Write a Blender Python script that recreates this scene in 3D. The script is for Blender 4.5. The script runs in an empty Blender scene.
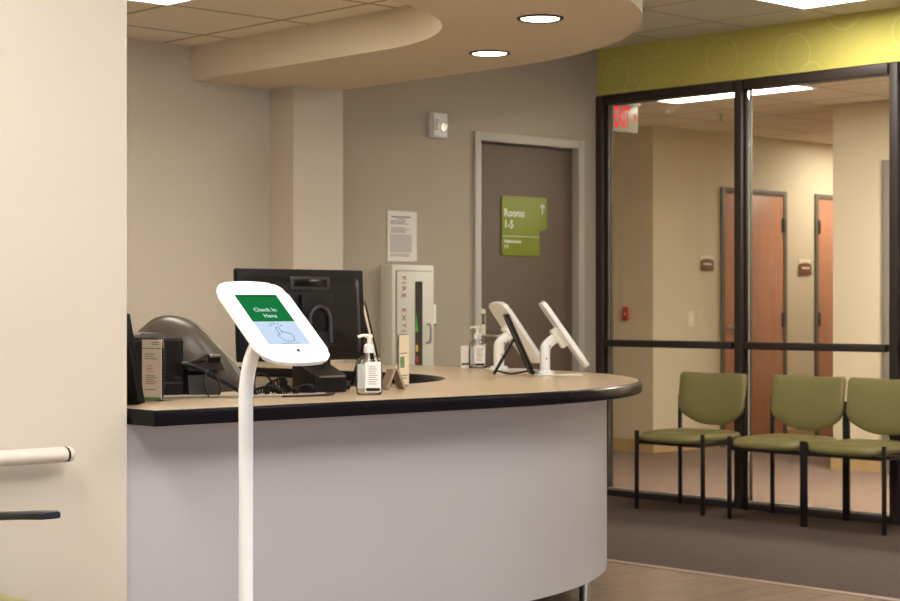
import bpy, bmesh, math, random
from mathutils import Vector, Matrix
random.seed(7)
PI = math.pi
SC = bpy.context.scene
COL = SC.collection

# ------------------------------------------------------------------ camera numbers (room axes: X = u, Y = v, metres)
H = 1.15
F = 1781.0
R = Vector((.729, -.6845, 0)); R.normalize()
Dv = Vector((.6845, .729, 0)); Dv.normalize()

# ------------------------------------------------------------------ materials
def lin(c):
    c = c / 255.0
    return c / 12.92 if c <= .04045 else ((c + .055) / 1.055) ** 2.4
def rgb(r, g, b): return (lin(r), lin(g), lin(b), 1)

def mat(name, col, rough=.6, metal=0, var=.04, nscale=30, bump=0, bscale=200, spec=.5, coat=0):
    m = bpy.data.materials.new(name); m.use_nodes = True
    nt = m.node_tree; b = nt.nodes['Principled BSDF']
    b.inputs['Roughness'].default_value = rough
    b.inputs['Metallic'].default_value = metal
    b.inputs['Specular IOR Level'].default_value = spec
    if coat:
        b.inputs['Coat Weight'].default_value = coat; b.inputs['Coat Roughness'].default_value = .15
    tc = nt.nodes.new('ShaderNodeTexCoord')
    n = nt.nodes.new('ShaderNodeTexNoise'); n.inputs['Scale'].default_value = nscale; n.inputs['Detail'].default_value = 4
    nt.links.new(tc.outputs['Object'], n.inputs['Vector'])
    mr = nt.nodes.new('ShaderNodeMapRange')
    mr.inputs['To Min'].default_value = 1 - var; mr.inputs['To Max'].default_value = 1 + var
    nt.links.new(n.outputs['Fac'], mr.inputs['Value'])
    mx = nt.nodes.new('ShaderNodeMix'); mx.data_type = 'RGBA'; mx.blend_type = 'MULTIPLY'
    mx.inputs['Factor'].default_value = 1
    mx.inputs['A'].default_value = col
    nt.links.new(mr.outputs['Result'], mx.inputs['B'])
    nt.links.new(mx.outputs['Result'], b.inputs['Base Color'])
    if bump:
        n2 = nt.nodes.new('ShaderNodeTexNoise'); n2.inputs['Scale'].default_value = bscale; n2.inputs['Detail'].default_value = 3
        nt.links.new(tc.outputs['Object'], n2.inputs['Vector'])
        bp = nt.nodes.new('ShaderNodeBump'); bp.inputs['Strength'].default_value = bump; bp.inputs['Distance'].default_value = .01
        nt.links.new(n2.outputs['Fac'], bp.inputs['Height'])
        nt.links.new(bp.outputs['Normal'], b.inputs['Normal'])
    return m

def emit(name, col, strength):
    m = bpy.data.materials.new(name); m.use_nodes = True
    nt = m.node_tree; nt.nodes.clear()
    e = nt.nodes.new('ShaderNodeEmission'); e.inputs['Color'].default_value = col; e.inputs['Strength'].default_value = strength
    o = nt.nodes.new('ShaderNodeOutputMaterial'); nt.links.new(e.outputs[0], o.inputs[0])
    return m

def thin_glass(name, tint=(1, 1, 1, 1), ior=1.45, rough=0.0):
    m = bpy.data.materials.new(name); m.use_nodes = True
    nt = m.node_tree; nt.nodes.clear()
    t = nt.nodes.new('ShaderNodeBsdfTransparent'); t.inputs['Color'].default_value = tint
    g = nt.nodes.new('ShaderNodeBsdfGlossy'); g.inputs['Roughness'].default_value = rough
    f = nt.nodes.new('ShaderNodeFresnel'); f.inputs['IOR'].default_value = ior
    mx = nt.nodes.new('ShaderNodeMixShader')
    o = nt.nodes.new('ShaderNodeOutputMaterial')
    nt.links.new(f.outputs[0], mx.inputs[0]); nt.links.new(t.outputs[0], mx.inputs[1]); nt.links.new(g.outputs[0], mx.inputs[2])
    nt.links.new(mx.outputs[0], o.inputs[0])
    return m

def grid_ceiling(name, u0, v0, base, line):
    m = mat(name, base, .9, var=.05, nscale=90, bump=.15, bscale=260, spec=.1)
    nt = m.node_tree; b = nt.nodes['Principled BSDF']
    src = b.inputs['Base Color'].links[0].from_socket
    tc = nt.nodes.new('ShaderNodeTexCoord')
    sx = nt.nodes.new('ShaderNodeSeparateXYZ'); nt.links.new(tc.outputs['Object'], sx.inputs[0])
    outs = []
    for ax, off in (('X', u0), ('Y', v0)):
        a = nt.nodes.new('ShaderNodeMath'); a.operation = 'SUBTRACT'; a.inputs[1].default_value = off - 61 + .012
        nt.links.new(sx.outputs[ax], a.inputs[0])
        p = nt.nodes.new('ShaderNodeMath'); p.operation = 'FLOORED_MODULO'; p.inputs[1].default_value = .61
        nt.links.new(a.outputs[0], p.inputs[0])
        l = nt.nodes.new('ShaderNodeMath'); l.operation = 'LESS_THAN'; l.inputs[1].default_value = .024
        nt.links.new(p.outputs[0], l.inputs[0]); outs.append(l)
    mxm = nt.nodes.new('ShaderNodeMath'); mxm.operation = 'MAXIMUM'
    nt.links.new(outs[0].outputs[0], mxm.inputs[0]); nt.links.new(outs[1].outputs[0], mxm.inputs[1])
    mx = nt.nodes.new('ShaderNodeMix'); mx.data_type = 'RGBA'
    nt.links.new(mxm.outputs[0], mx.inputs['Factor']); nt.links.new(src, mx.inputs['A'])
    mx.inputs['B'].default_value = line
    nt.links.new(mx.outputs['Result'], b.inputs['Base Color'])
    return m

def tile_floor(name, c1, c2, grout):
    m = mat(name, c1, .22, var=.02, spec=.5)
    nt = m.node_tree; b = nt.nodes['Principled BSDF']
    tc = nt.nodes.new('ShaderNodeTexCoord')
    br = nt.nodes.new('ShaderNodeTexBrick'); br.inputs['Color1'].default_value = c1; br.inputs['Color2'].default_value = c2
    br.inputs['Mortar'].default_value = grout; br.inputs['Scale'].default_value = 1
    br.inputs['Mortar Size'].default_value = .002; br.inputs['Brick Width'].default_value = .92; br.inputs['Row Height'].default_value = .16
    nt.links.new(tc.outputs['Object'], br.inputs['Vector'])
    nz = nt.nodes.new('ShaderNodeTexNoise'); nz.inputs['Scale'].default_value = 3; nz.inputs['Detail'].default_value = 8
    mp = nt.nodes.new('ShaderNodeMapping'); mp.inputs['Scale'].default_value = (1, 9, 1)
    nt.links.new(tc.outputs['Object'], mp.inputs['Vector']); nt.links.new(mp.outputs[0], nz.inputs['Vector'])
    mr = nt.nodes.new('ShaderNodeMapRange'); mr.inputs['To Min'].default_value = .8; mr.inputs['To Max'].default_value = 1.2
    nt.links.new(nz.outputs['Fac'], mr.inputs['Value'])
    mx = nt.nodes.new('ShaderNodeMix'); mx.data_type = 'RGBA'; mx.blend_type = 'MULTIPLY'; mx.inputs['Factor'].default_value = 1
    nt.links.new(br.outputs['Color'], mx.inputs['A']); nt.links.new(mr.outputs['Result'], mx.inputs['B'])
    nt.links.new(mx.outputs['Result'], b.inputs['Base Color'])
    return m

def wood(name, c1, c2, rough=.4):
    m = mat(name, c1, rough, var=.02)
    nt = m.node_tree; b = nt.nodes['Principled BSDF']
    tc = nt.nodes.new('ShaderNodeTexCoord')
    mp = nt.nodes.new('ShaderNodeMapping'); mp.inputs['Scale'].default_value = (14, 14, 1.2)
    nz = nt.nodes.new('ShaderNodeTexNoise'); nz.inputs['Scale'].default_value = 2; nz.inputs['Detail'].default_value = 6
    nt.links.new(tc.outputs['Object'], mp.inputs['Vector']); nt.links.new(mp.outputs[0], nz.inputs['Vector'])
    mx = nt.nodes.new('ShaderNodeMix'); mx.data_type = 'RGBA'
    mx.inputs['A'].default_value = c1; mx.inputs['B'].default_value = c2
    nt.links.new(nz.outputs['Fac'], mx.inputs['Factor'])
    nt.links.new(mx.outputs['Result'], b.inputs['Base Color'])
    return m

M = {}
M['beige_door'] = mat('door_wall_beige', rgb(176, 163, 145), .75, var=.015, nscale=6, bump=.05, bscale=350, spec=.25)  # wall beige set darker for the door section
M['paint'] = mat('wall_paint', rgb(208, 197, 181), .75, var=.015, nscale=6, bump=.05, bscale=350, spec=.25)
M['paint_hall'] = mat('hall_paint', rgb(214, 200, 172), .75, var=.015, nscale=6, bump=.05, bscale=350, spec=.25)
M['soffit'] = mat('soffit_paint', rgb(222, 208, 187), .8, var=.015, nscale=6, bump=.04, bscale=350, spec=.2)
M['green_wall'] = mat('green_paint', rgb(204, 195, 104), .7, var=.02, nscale=6, spec=.3)
M['green_ring'] = mat('green_ring_print', rgb(216, 208, 134), .7, var=.02)
M['ceil_hi'] = grid_ceiling('ceiling_tile_waiting', 7.83, 5.6, rgb(226, 216, 198), rgb(190, 178, 160))
M['ceil_lo'] = grid_ceiling('ceiling_tile_staff', 4.37, 6.43, rgb(238, 228, 210), rgb(176, 160, 138))
M['ceil_hall'] = grid_ceiling('ceiling_tile_hall', 9.75, 8.06, rgb(240, 230, 212), rgb(206, 190, 168))
M['carpet'] = mat('dark_carpet', rgb(97, 84, 78), .95, var=.34, nscale=60, bump=.6, bscale=500, spec=.1)
M['carpet_hall'] = mat('hall_carpet', rgb(132, 112, 99), .95, var=.26, nscale=40, bump=.5, bscale=500, spec=.1)
M['tile'] = tile_floor('plank_floor', rgb(152, 132, 115), rgb(142, 123, 107), rgb(118, 101, 88))
M['strip'] = mat('floor_strip', rgb(158, 138, 122), .35, var=.05)
M['bronze'] = mat('dark_bronze_frame', rgb(54, 46, 43), .55, .1, var=.05)
M['bronze_dark'] = mat('darker_bronze_bead', rgb(38, 32, 30), .6, 0, var=.05, spec=.2)
M['base_tan'] = mat('tan_baseboard', rgb(190, 158, 112), .6, var=.03)
M['base_grey'] = mat('grey_baseboard', rgb(110, 100, 92), .6, var=.03)
M['glass'] = thin_glass('clear_glass', (.985, .985, .98, 1), 1.32)
M['win_glass'] = thin_glass('window_glass')
M['doorframe'] = mat('grey_door_frame', rgb(184, 177, 164), .5, var=.02)
M['doorbrown'] = mat('brown_door', rgb(104, 86, 71), .6, var=.04, nscale=20)
M['wooddoor'] = wood('red_wood_door', rgb(204, 146, 114), rgb(178, 120, 90))
M['frame_mid'] = mat('mid_grey_frame', rgb(128, 122, 114), .5, var=.02)
M['frame_dark'] = mat('hall_door_frame', rgb(108, 98, 82), .5, var=.02)
M['steel'] = mat('brushed_steel', rgb(196, 192, 186), .28, 1, var=.05)
M['black'] = mat('black_plastic', rgb(15, 13, 14), .42, var=.06, spec=.25)
M['black_gloss'] = mat('black_gloss', rgb(14, 13, 15), .18, var=.04)
M['dark_grey'] = mat('dark_grey_plastic', rgb(46, 42, 41), .45, var=.05)
M['leather'] = mat('dark_grey_leather', rgb(92, 85, 78), .30, var=.05, nscale=12, bump=.06, bscale=120)
M['grey_metal'] = mat('grey_satin_metal', rgb(150, 142, 132), .3, .8, var=.03)
M['white'] = mat('white_plastic', rgb(240, 238, 234), .35, var=.01)
M['white_metal'] = mat('white_powder_coat', rgb(249, 248, 246), .3, var=.01, coat=.3)
M['rail'] = mat('rail_plastic', rgb(214, 202, 190), .4, var=.015)
M['cream'] = mat('cream_plastic', rgb(226, 216, 194), .45, var=.02)
M['laminate'] = mat('tan_laminate', rgb(196, 174, 146), .28, var=.05, nscale=220, spec=.5)
M['edge'] = mat('dark_edge_band', rgb(22, 20, 25), .22, var=.04, spec=.08)
M['panel'] = mat('white_panel', rgb(184, 180, 184), .4, var=.015, nscale=4, spec=.4)
M['plinth'] = mat('black_plinth', rgb(36, 30, 36), .5)
M['vinyl'] = mat('green_vinyl', rgb(140, 132, 86), .30, var=.03, nscale=10, bump=.04, bscale=300, spec=.5)
M['chair_metal'] = mat('black_chair_metal', rgb(30, 27, 28), .38, .2, var=.04)
M['armblack'] = mat('dark_navy_arm', rgb(34, 38, 50), .3, var=.05)
M['paper'] = mat('white_paper', rgb(226, 220, 212), .8, var=.01)
M['paper_cream'] = mat('cream_paper', rgb(232, 214, 184), .8, var=.02)
M['leaflet'] = mat('leaflet_paper', rgb(222, 206, 188), .7, var=.01)
M['ink_light'] = mat('pale_ink', rgb(164, 150, 138), .8)
M['ink'] = mat('grey_ink', rgb(128, 120, 112), .8)
M['ink_green'] = mat('green_ink', rgb(98, 140, 70), .7)
M['ink_orange'] = mat('orange_ink', rgb(206, 150, 122), .7)
M['sign_green'] = mat('green_sign', rgb(128, 140, 22), .5, var=.05)
M['sign_text'] = mat('sign_white_text', rgb(240, 238, 222), .5)
M['red'] = mat('red_paint', rgb(184, 44, 36), .5)
M['red_text'] = mat('red_lettering', rgb(178, 66, 54), .6)
M['cabinet'] = mat('cabinet_white', rgb(214, 210, 196), .4, var=.02)
M['dark_pane'] = mat('dark_pane', rgb(70, 62, 56), .12)
M['lime'] = mat('lime_tag', rgb(60, 190, 76), .5)
M['yellow'] = mat('yellow_label', rgb(214, 190, 40), .5)
M['brown'] = mat('brown_tent', rgb(160, 138, 116), .55, var=.1, nscale=40)
M['plaque'] = mat('brown_plaque', rgb(128, 82, 58), .45)
M['exit_red'] = emit('exit_letters', (1, .055, .06, 1), 1.0)
M['exit_panel'] = mat('exit_panel', rgb(150, 150, 132), .3)
M['lamp'] = emit('fluorescent_diffuser', (1, .92, .80, 1), 20)
M['lamp_staff'] = emit('staff_diffuser', (1, .91, .75, 1), 15)
M['lamp_green'] = emit('corner_diffuser', (1, .94, .83, 1), 27)
M['lamp_strip'] = emit('strip_diffuser', (1, .93, .80, 1), 15)
M['lamp_corridor'] = emit('corridor_diffuser', (1, .93, .79, 1), 40)
M['lamp_bright'] = emit('bright_diffuser', (1, .955, .90, 1), 31)
M['hall_fill'] = emit('hall_fill_glow', (1, .94, .81, 1), 95)
M['lamp_hall'] = emit('hall_diffuser', (1, .92, .77, 1), 22)
M['can'] = emit('downlight_lens', (1, .86, .64, 1), 14)
M['scr_green'] = emit('screen_green', rgb(26, 120, 62), 1.0)
M['scr_dark'] = emit('screen_dark_green', rgb(12, 84, 44), 1.0)
M['scr_blue'] = emit('screen_pale_blue', rgb(206, 224, 246), 1.0)
M['scr_white'] = emit('screen_white', rgb(222, 244, 238), 1.0)
M['scr_line'] = emit('screen_line', rgb(64, 140, 178), 1.0)
M['clear'] = thin_glass('clear_plastic', (.985, .99, .99, 1), 1.25, .08)
M['gel'] = thin_glass('clear_gel', (.97, .985, .985, 1), 1.12, .02)
M['acrylic'] = thin_glass('acrylic', (.95, .95, .94, 1), 1.4, .03)
M['coat_grey'] = mat('grey_cable', rgb(150, 142, 130), .5)

# ------------------------------------------------------------------ mesh helpers
def frame(o, x, y):
    x = Vector(x).normalized(); y = Vector(y)
    z = x.cross(y).normalized(); y = z.cross(x)
    m = Matrix((x, y, z)).transposed().to_4x4(); m.translation = Vector(o)
    return m

def catmull(pts, n=8):
    P = [Vector(p) for p in pts]; out = []
    for i in range(len(P) - 1):
        p0 = P[max(i - 1, 0)]; p1 = P[i]; p2 = P[i + 1]; p3 = P[min(i + 2, len(P) - 1)]
        for k in range(n):
            t = k / n
            out.append(.5 * ((2 * p1) + (p2 - p0) * t + (2 * p0 - 5 * p1 + 4 * p2 - p3) * t * t + (3 * p1 - p0 - 3 * p2 + p3) * t ** 3))
    out.append(P[-1]); return out

class MB:
    def __init__(s): s.bm = bmesh.new()
    def _add(s, verts, faces, m=None):
        vs = [s.bm.verts.new((m @ Vector(v)) if m else Vector(v)) for v in verts]
        fs = []
        for f in faces:
            try: fs.append(s.bm.faces.new([vs[i] for i in f]))
            except ValueError: pass
        return vs, fs
    def box(s, x0, x1, y0, y1, z0, z1, bev=0, m=None, seg=2):
        v = [(x0, y0, z0), (x1, y0, z0), (x1, y1, z0), (x0, y1, z0), (x0, y0, z1), (x1, y0, z1), (x1, y1, z1), (x0, y1, z1)]
        f = [(0, 3, 2, 1), (4, 5, 6, 7), (0, 1, 5, 4), (1, 2, 6, 5), (2, 3, 7, 6), (3, 0, 4, 7)]
        vs, fs = s._add(v, f, m)
        if bev:
            ed = list({e for fc in fs for e in fc.edges})
            bmesh.ops.bevel(s.bm, geom=ed, offset=bev, segments=seg, profile=.5, affect='EDGES')
        return s
    def prism(s, poly, z0, z1, m=None, bev=0, seg=2):
        n = len(poly)
        v = [(p[0], p[1], z0) for p in poly] + [(p[0], p[1], z1) for p in poly]
        f = [tuple(range(n - 1, -1, -1)), tuple(range(n, 2 * n))] + [(i, (i + 1) % n, n + (i + 1) % n, n + i) for i in range(n)]
        vs, fs = s._add(v, f, m)
        if bev:
            ed = list({e for fc in fs[:2] for e in fc.edges})
            bmesh.ops.bevel(s.bm, geom=ed, offset=bev, segments=seg, profile=.5, affect='EDGES')
        return s
    def rings(s, rings, m=None, closed=True, caps=True, loop=False):
        n = len(rings[0]); vs = []
        for r in rings: vs += [tuple(p) for p in r]
        f = []
        L = len(rings)
        for i in range(L if loop else L - 1):
            j2 = (i + 1) % L
            for k in range(n if closed else n - 1):
                k2 = (k + 1) % n
                f.append((i * n + k, i * n + k2, j2 * n + k2, j2 * n + k))
        if caps and not loop:
            f.append(tuple(range(n - 1, -1, -1))); f.append(tuple((L - 1) * n + k for k in range(n)))
        s._add(vs, f, m); return s
    def tube(s, pts, r, seg=10, m=None, loop=False):
        P = [Vector(p) for p in pts]; rings = []
        t0 = (P[1] - P[0]).normalized()
        up = Vector((0, 0, 1)) if abs(t0.z) < .9 else Vector((1, 0, 0))
        nrm = (up - t0 * up.dot(t0)).normalized()
        for i, p in enumerate(P):
            if loop: t = (P[(i + 1) % len(P)] - P[i - 1])
            else: t = (P[min(i + 1, len(P) - 1)] - P[max(i - 1, 0)])
            t.normalize()
            nrm = nrm - t * nrm.dot(t)
            if nrm.length < 1e-6: nrm = t.orthogonal()
            nrm.normalize(); b = t.cross(nrm)
            rr = r[i] if isinstance(r, (list, tuple)) else r
            rings.append([p + nrm * math.cos(a) * rr + b * math.sin(a) * rr for a in [2 * PI * k / seg for k in range(seg)]])
        return s.rings(rings, m, loop=loop)
    def cyl(s, p0, p1, r0, r1=None, seg=20, m=None):
        return s.tube([p0, p1], [r0, r0 if r1 is None else r1], seg, m)
    def lathe(s, prof, seg=24, c=(0, 0, 0), m=None, sx=1, sy=1):
        rings = [[(c[0] + r * sx * math.cos(2 * PI * k / seg), c[1] + r * sy * math.sin(2 * PI * k / seg), c[2] + z) for k in range(seg)] for r, z in prof]
        return s.rings(rings, m)
    def bar(s, p0, p1, w, h, m=None):
        a = Vector(p0); b = Vector(p1); t = (b - a).normalized()
        up = Vector((0, 0, 1)) if abs(t.z) < .95 else Vector((0, 1, 0))
        sd = t.cross(up).normalized(); u2 = sd.cross(t)
        o = [(-w / 2, -h / 2), (w / 2, -h / 2), (w / 2, h / 2), (-w / 2, h / 2)]
        return s.rings([[p + sd * x + u2 * y for x, y in o] for p in (a, b)], m)
    def text(s, txt, size, m, depth=.0008, align='LEFT', sx=1.0, sp=1.0, off=0):
        cu = bpy.data.curves.new('tmp', 'FONT'); cu.body = txt; cu.size = size; cu.extrude = depth; cu.align_x = align
        cu.resolution_u = 3; cu.space_character = sp; cu.offset = off
        ob = bpy.data.objects.new('tmp', cu); COL.objects.link(ob)
        dg = bpy.context.evaluated_depsgraph_get(); me = bpy.data.meshes.new_from_object(ob.evaluated_get(dg))
        me.transform(Matrix.Diagonal((sx, 1, 1, 1))); me.transform(m)
        s.bm.from_mesh(me)
        bpy.data.objects.remove(ob); bpy.data.curves.remove(cu); bpy.data.meshes.remove(me)
        return s
    def xf(s, m): bmesh.ops.transform(s.bm, matrix=m, verts=s.bm.verts); return s

def obj(name, mb, material, parent=None, loc=None, rotz=0, smooth=35):
    bmesh.ops.recalc_face_normals(mb.bm, faces=mb.bm.faces)
    me = bpy.data.meshes.new(name); mb.bm.to_mesh(me); mb.bm.free()
    me.materials.append(material)
    if smooth:
        me.shade_smooth(); me.set_sharp_from_angle(angle=math.radians(smooth))
    o = bpy.data.objects.new(name, me); COL.objects.link(o)
    if parent: o.parent = parent
    if loc: o.location = loc
    if rotz: o.rotation_euler = (0, 0, rotz)
    return o
def tag(o, label, cat, group=None):
    o['label'] = label; o['category'] = cat
    if group: o['group'] = group
    return o
def thing(name, label, cat, loc=(0, 0, 0), rotz=0, group=None):
    o = bpy.data.objects.new(name, None); COL.objects.link(o)
    o.location = loc; o.rotation_euler = (0, 0, rotz); o.empty_display_size = .1
    return tag(o, label, cat, group)
def struct(name, mb, material, parent=None, label=None, cat=None, smooth=35):
    o = obj(name, mb, material, parent, smooth=smooth)
    if not parent:
        o['kind'] = 'structure'
        if label: o['label'] = label
        if cat: o['category'] = cat
    return o
def sempty(name, label, cat, loc=(0, 0, 0)):
    o = thing(name, label, cat, loc); o['kind'] = 'structure'; return o
def dup(root, loc, label, rotz=None):
    r = root.copy(); COL.objects.link(r); r.location = loc; r['label'] = label
    if rotz is not None: r.rotation_euler = (0, 0, rotz)
    for ch in list(root.children):
        c = ch.copy(); COL.objects.link(c); c.parent = r
        for g in ch.children:
            d = g.copy(); COL.objects.link(d); d.parent = c
    return r
def superellipse(w, h, n=4, k=40):
    out = []
    for i in range(k):
        a = 2 * PI * i / k; c = math.cos(a); s_ = math.sin(a)
        out.append((w / 2 * math.copysign(abs(c) ** (2 / n), c), h / 2 * math.copysign(abs(s_) ** (2 / n), s_)))
    return out
def rrect(w, h, r, k=6):
    out = []
    for cx, cy, a0 in ((w / 2 - r, h / 2 - r, 0), (-w / 2 + r, h / 2 - r, 90), (-w / 2 + r, -h / 2 + r, 180), (w / 2 - r, -h / 2 + r, 270)):
        for i in range(k + 1):
            a = math.radians(a0 + 90 * i / k); out.append((cx + r * math.cos(a), cy + r * math.sin(a)))
    return out

# ------------------------------------------------------------------ key dimensions
VW = 7.4            # back wall plane
UG = 8.18           # glazed wall plane (front face of frame)
ZC = 2.745          # waiting ceiling
ZL = 2.464          # staff ceiling
ZS = 2.29           # soffit underside
VN = 4.28           # near wall face
UN = 2.77           # near wall end
CC = (4.17, 5.95)   # centre of the counter curve
HALL_U = 10.7; HALL_V = 9.2; ZH = 2.6

def path(rad, u_start=UN, v_end=VW, n=40):
    """L-shaped line with a quarter-circle corner of given radius about CC"""
    p = [(u_start, CC[1] - rad)]
    for i in range(n + 1):
        a = -PI / 2 + PI / 2 * i / n
        p.append((CC[0] + rad * math.cos(a), CC[1] + rad * math.sin(a)))
    p.append((CC[0] + rad, v_end)); return p

# ------------------------------------------------------------------ room shell
struct('floor', MB().box(-3, 6.05, -3.5, 7.4, -.1, 0), M['tile'], label='brown plank floor around the reception counter', cat='floor', smooth=0)
struct('floor_carpet', MB().box(6.10, UG + .12, -3.5, 7.54, -.1, 0), M['carpet'], label='dark carpet of the waiting area', cat='floor', smooth=0)
struct('floor_hallway', MB().box(UG + .12, 14.7, 1.5, 11.6, -.1, 0), M['carpet_hall'], label='brown carpet of the hallway behind the glass', cat='floor', smooth=0)
struct('trim_1', MB().box(6.05, 6.10, -3.5, 7.4, -.1, .003), M['strip'], label='pale strip between plank floor and dark carpet', cat='trim', smooth=0)

def wall(name, boxes, m='paint', label=None):
    b = MB()
    for bx in boxes: b.box(*bx)
    return struct(name, b, M[m], label=label, cat='wall' if label else None, smooth=0)
# door opening in the back wall
DU0, DU1, DZ = 7.13, 8.06, 2.17
wall('wall_back', [(2.5, 5.99, VW, VW + .14, 0, ZC)], label='light beige wall of the staff area behind the counter')
wall('wall_door', [(5.99, DU0, VW, VW + .14, 0, ZC), (DU1, UG + .12, VW, VW + .14, 0, ZC), (DU0, DU1, VW, VW + .14, DZ, ZC)], 'beige_door', label='beige wall with the brown door and fire cabinet')
wall('wall_column', [(5.66, 5.99, 7.2, VW, 0, ZS)], label='shallow beige pier on the wall behind the counter')
wall('wall_near', [(-3.2, UN, VN, VN + .14, 0, ZC)], label='near beige wall with handrail left of the counter')
wall('wall_staff', [(2.5, 2.64, VN + .14, VW, 0, ZC)], label='side wall of the staff area behind the near wall')
wall('wall_left', [(-3.2, -3, -3.5, VN, 0, ZC)])
wins = [(-2.6, -.3), (.1, 2.4), (2.8, 5.1)]
bx = [(-3.2, UG + .3, -3.7, -3.5, 0, .35), (-3.2, UG + .3, -3.7, -3.5, 2.45, ZC)]
xs = [-3.2] + [c for w_ in wins for c in w_] + [UG + .3]
for i in range(0, len(xs), 2): bx.append((xs[i], xs[i + 1], -3.7, -3.5, .35, 2.45))
wall('wall_rear', bx)
wall('wall_right', [(UG, UG + .14, -3.5, 1.2, 0, ZC)])
hd = wall('wall_header', [(UG + .02, UG + .14, 1.2, VW, 2.46, ZC)], 'green_wall', label='lime green strip of wall above the glass partition')
# ring prints on the green wall: (v, z, r)
def gpx(x, y, u=UG + .02):
    k = (x - 450) / F; d = u / (R.x * k + Dv.x)
    return (R.y * k + Dv.y) * d, H + (308 - y) * d / F, d
for (x, y, r) in ((617, 76, 16), (632, 90, 10), (657, 40, 17), (722, 57, 19.5), (793, 55, 21), (811, 76, 14), (844, 8, 21), (907, 30, 17)):
    v, z, d = gpx(x, y); rr = r * d / F
    b = MB(); n = 64; any_ = False
    for k in range(n):
        a0 = 2 * PI * k / n; a1 = 2 * PI * (k + 1) / n
        q = [(v + q_ * math.cos(a), z + q_ * math.sin(a)) for a, q_ in ((a0, rr - .004), (a1, rr - .004), (a1, rr + .004), (a0, rr + .004))]
        if all(2.465 < p[1] < ZC - .002 for p in q):
            b._add([(UG + .0185, p[0], p[1]) for p in q], [(0, 1, 2, 3)]); any_ = True
    if any_: obj('circle_print', b, M['green_ring'], hd)
    else: b.bm.free()

# hallway shell
wall('wall_hall_right', [(HALL_U, HALL_U + .12, 1.5, VW, 0, ZH + .2), (HALL_U + .12, 14.5, VW - .12, VW, 0, ZH + .2)], 'paint_hall', label='cream hallway wall nearest the glass on the right')
wall('wall_hall_back', [(10.85, 14.5, HALL_V, HALL_V + .12, 0, ZH + .2), (10.85, HALL_U + .27, HALL_V + .12, 11.5, 0, ZH + .2)], 'paint_hall', label='cream hallway wall with the wooden doors')
wall('wall_hall_end', [(14.5, 14.62, VW - .2, HALL_V + .2, 0, ZH + .2), (UG + .3, HALL_U + .27, 11.5, 11.62, 0, ZH + .2), (UG + .3, HALL_U, 1.5, 1.62, 0, ZH + .2)], 'paint_hall')
wall('wall_hall_left', [(UG - .02, UG + .12, VW + .14, 11.62, 0, ZH + .2)], 'paint_hall')
b = MB().box(10.838, 10.85, 9.2, 11.5, 0, .1).box(10.838, 11.68, HALL_V - .012, HALL_V, 0, .1).box(12.62, 13.0, HALL_V - .012, HALL_V, 0, .1)
struct('baseboard_hall', b, M['base_tan'], label='tan baseboard of the hallway wall with doors', cat='baseboard', smooth=0)
struct('baseboard_hall_right', MB().box(HALL_U - .012, HALL_U, 7.0, VW, 0, .1).box(HALL_U - .012, HALL_U + .3, VW, VW + .012, 0, .1), M['base_tan'], label='tan baseboard of the right hallway wall', cat='baseboard', smooth=0)

# ceilings
struct('ceiling', MB().box(-3.2, UG + .14, -3.7, VW + .14, ZC, ZC + .06), M['ceil_hi'], label='tiled ceiling of the waiting area', cat='ceiling', smooth=0)
inner = path(1.0, 2.64, VW)
poly = inner + [(2.64, VW)]
struct('ceiling_staff', MB().prism(poly, ZL, ZL + .04), M['ceil_lo'], label='lower tiled ceiling above the staff area', cat='ceiling', smooth=0)
struct('ceiling_hallway', MB().box(UG + .14, 14.6, 1.5, 11.6, ZH, ZH + .06), M['ceil_hall'], label='tiled hallway ceiling behind the glass', cat='ceiling', smooth=0)
outer = path(1.8, UN, VW); innr = path(1.0, UN, VW)
struct('ceiling_soffit', MB().prism(outer + innr[::-1], ZS, ZC), M['soffit'], label='curved beige soffit hanging above the reception counter', cat='ceiling', smooth=25)

# ------------------------------------------------------------------ glass partition
gw = sempty('window_1', 'dark framed glass partition between waiting area and hallway', 'window', (UG, 7.4, 0))
def loc_box(b, u0, u1, v0, v1, z0, z1, bev=0): return b.box(u0 - UG, u1 - UG, v0 - 7.4, v1 - 7.4, z0, z1, bev)
FD = .11
loc = [7.375, 6.307, 5.278, 4.2, 3.15, 2.1, 1.225]
for i, v in enumerate(loc):
    w = .025
    obj('mullion', loc_box(MB(), UG, UG + FD, v - w, v + w, 0, 2.455, .003), M['bronze'], gw)
    obj('glazing_bead', loc_box(MB(), UG + .03, UG + .075, v - w - .014, v + w + (.014 if i else .0), .036, 2.40, .002), M['bronze_dark'], gw)
for i in range(len(loc) - 1):
    v1, v0 = loc[i] - .0395, loc[i + 1] + .0395
    obj('transom', loc_box(MB(), UG + .004, UG + FD - .004, v0 + .0145 - .0, v1 - .0145 + .029 if False else v1, .913, .955, .003), M['bronze'], gw)
    obj('head_rail', loc_box(MB(), UG + .002, UG + FD - .002, v0, v1, 2.40, 2.455, .003), M['bronze'], gw)
    obj('sill_rail', loc_box(MB(), UG + .002, UG + FD - .002, v0, v1, 0, .035, .003), M['bronze'], gw)
    obj('sill_bead', loc_box(MB(), UG + .04, UG + .068, v0, v1, .035, .047, .001), M['doorframe'], gw)
    obj('pane', loc_box(MB(), UG + .05, UG + .056, v0 + .001, v1 - .001, .957, 2.398), M['glass'], gw)
    obj('pane', loc_box(MB(), UG + .05, UG + .056, v0 + .001, v1 - .001, .048, .911), M['glass'], gw)

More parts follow.
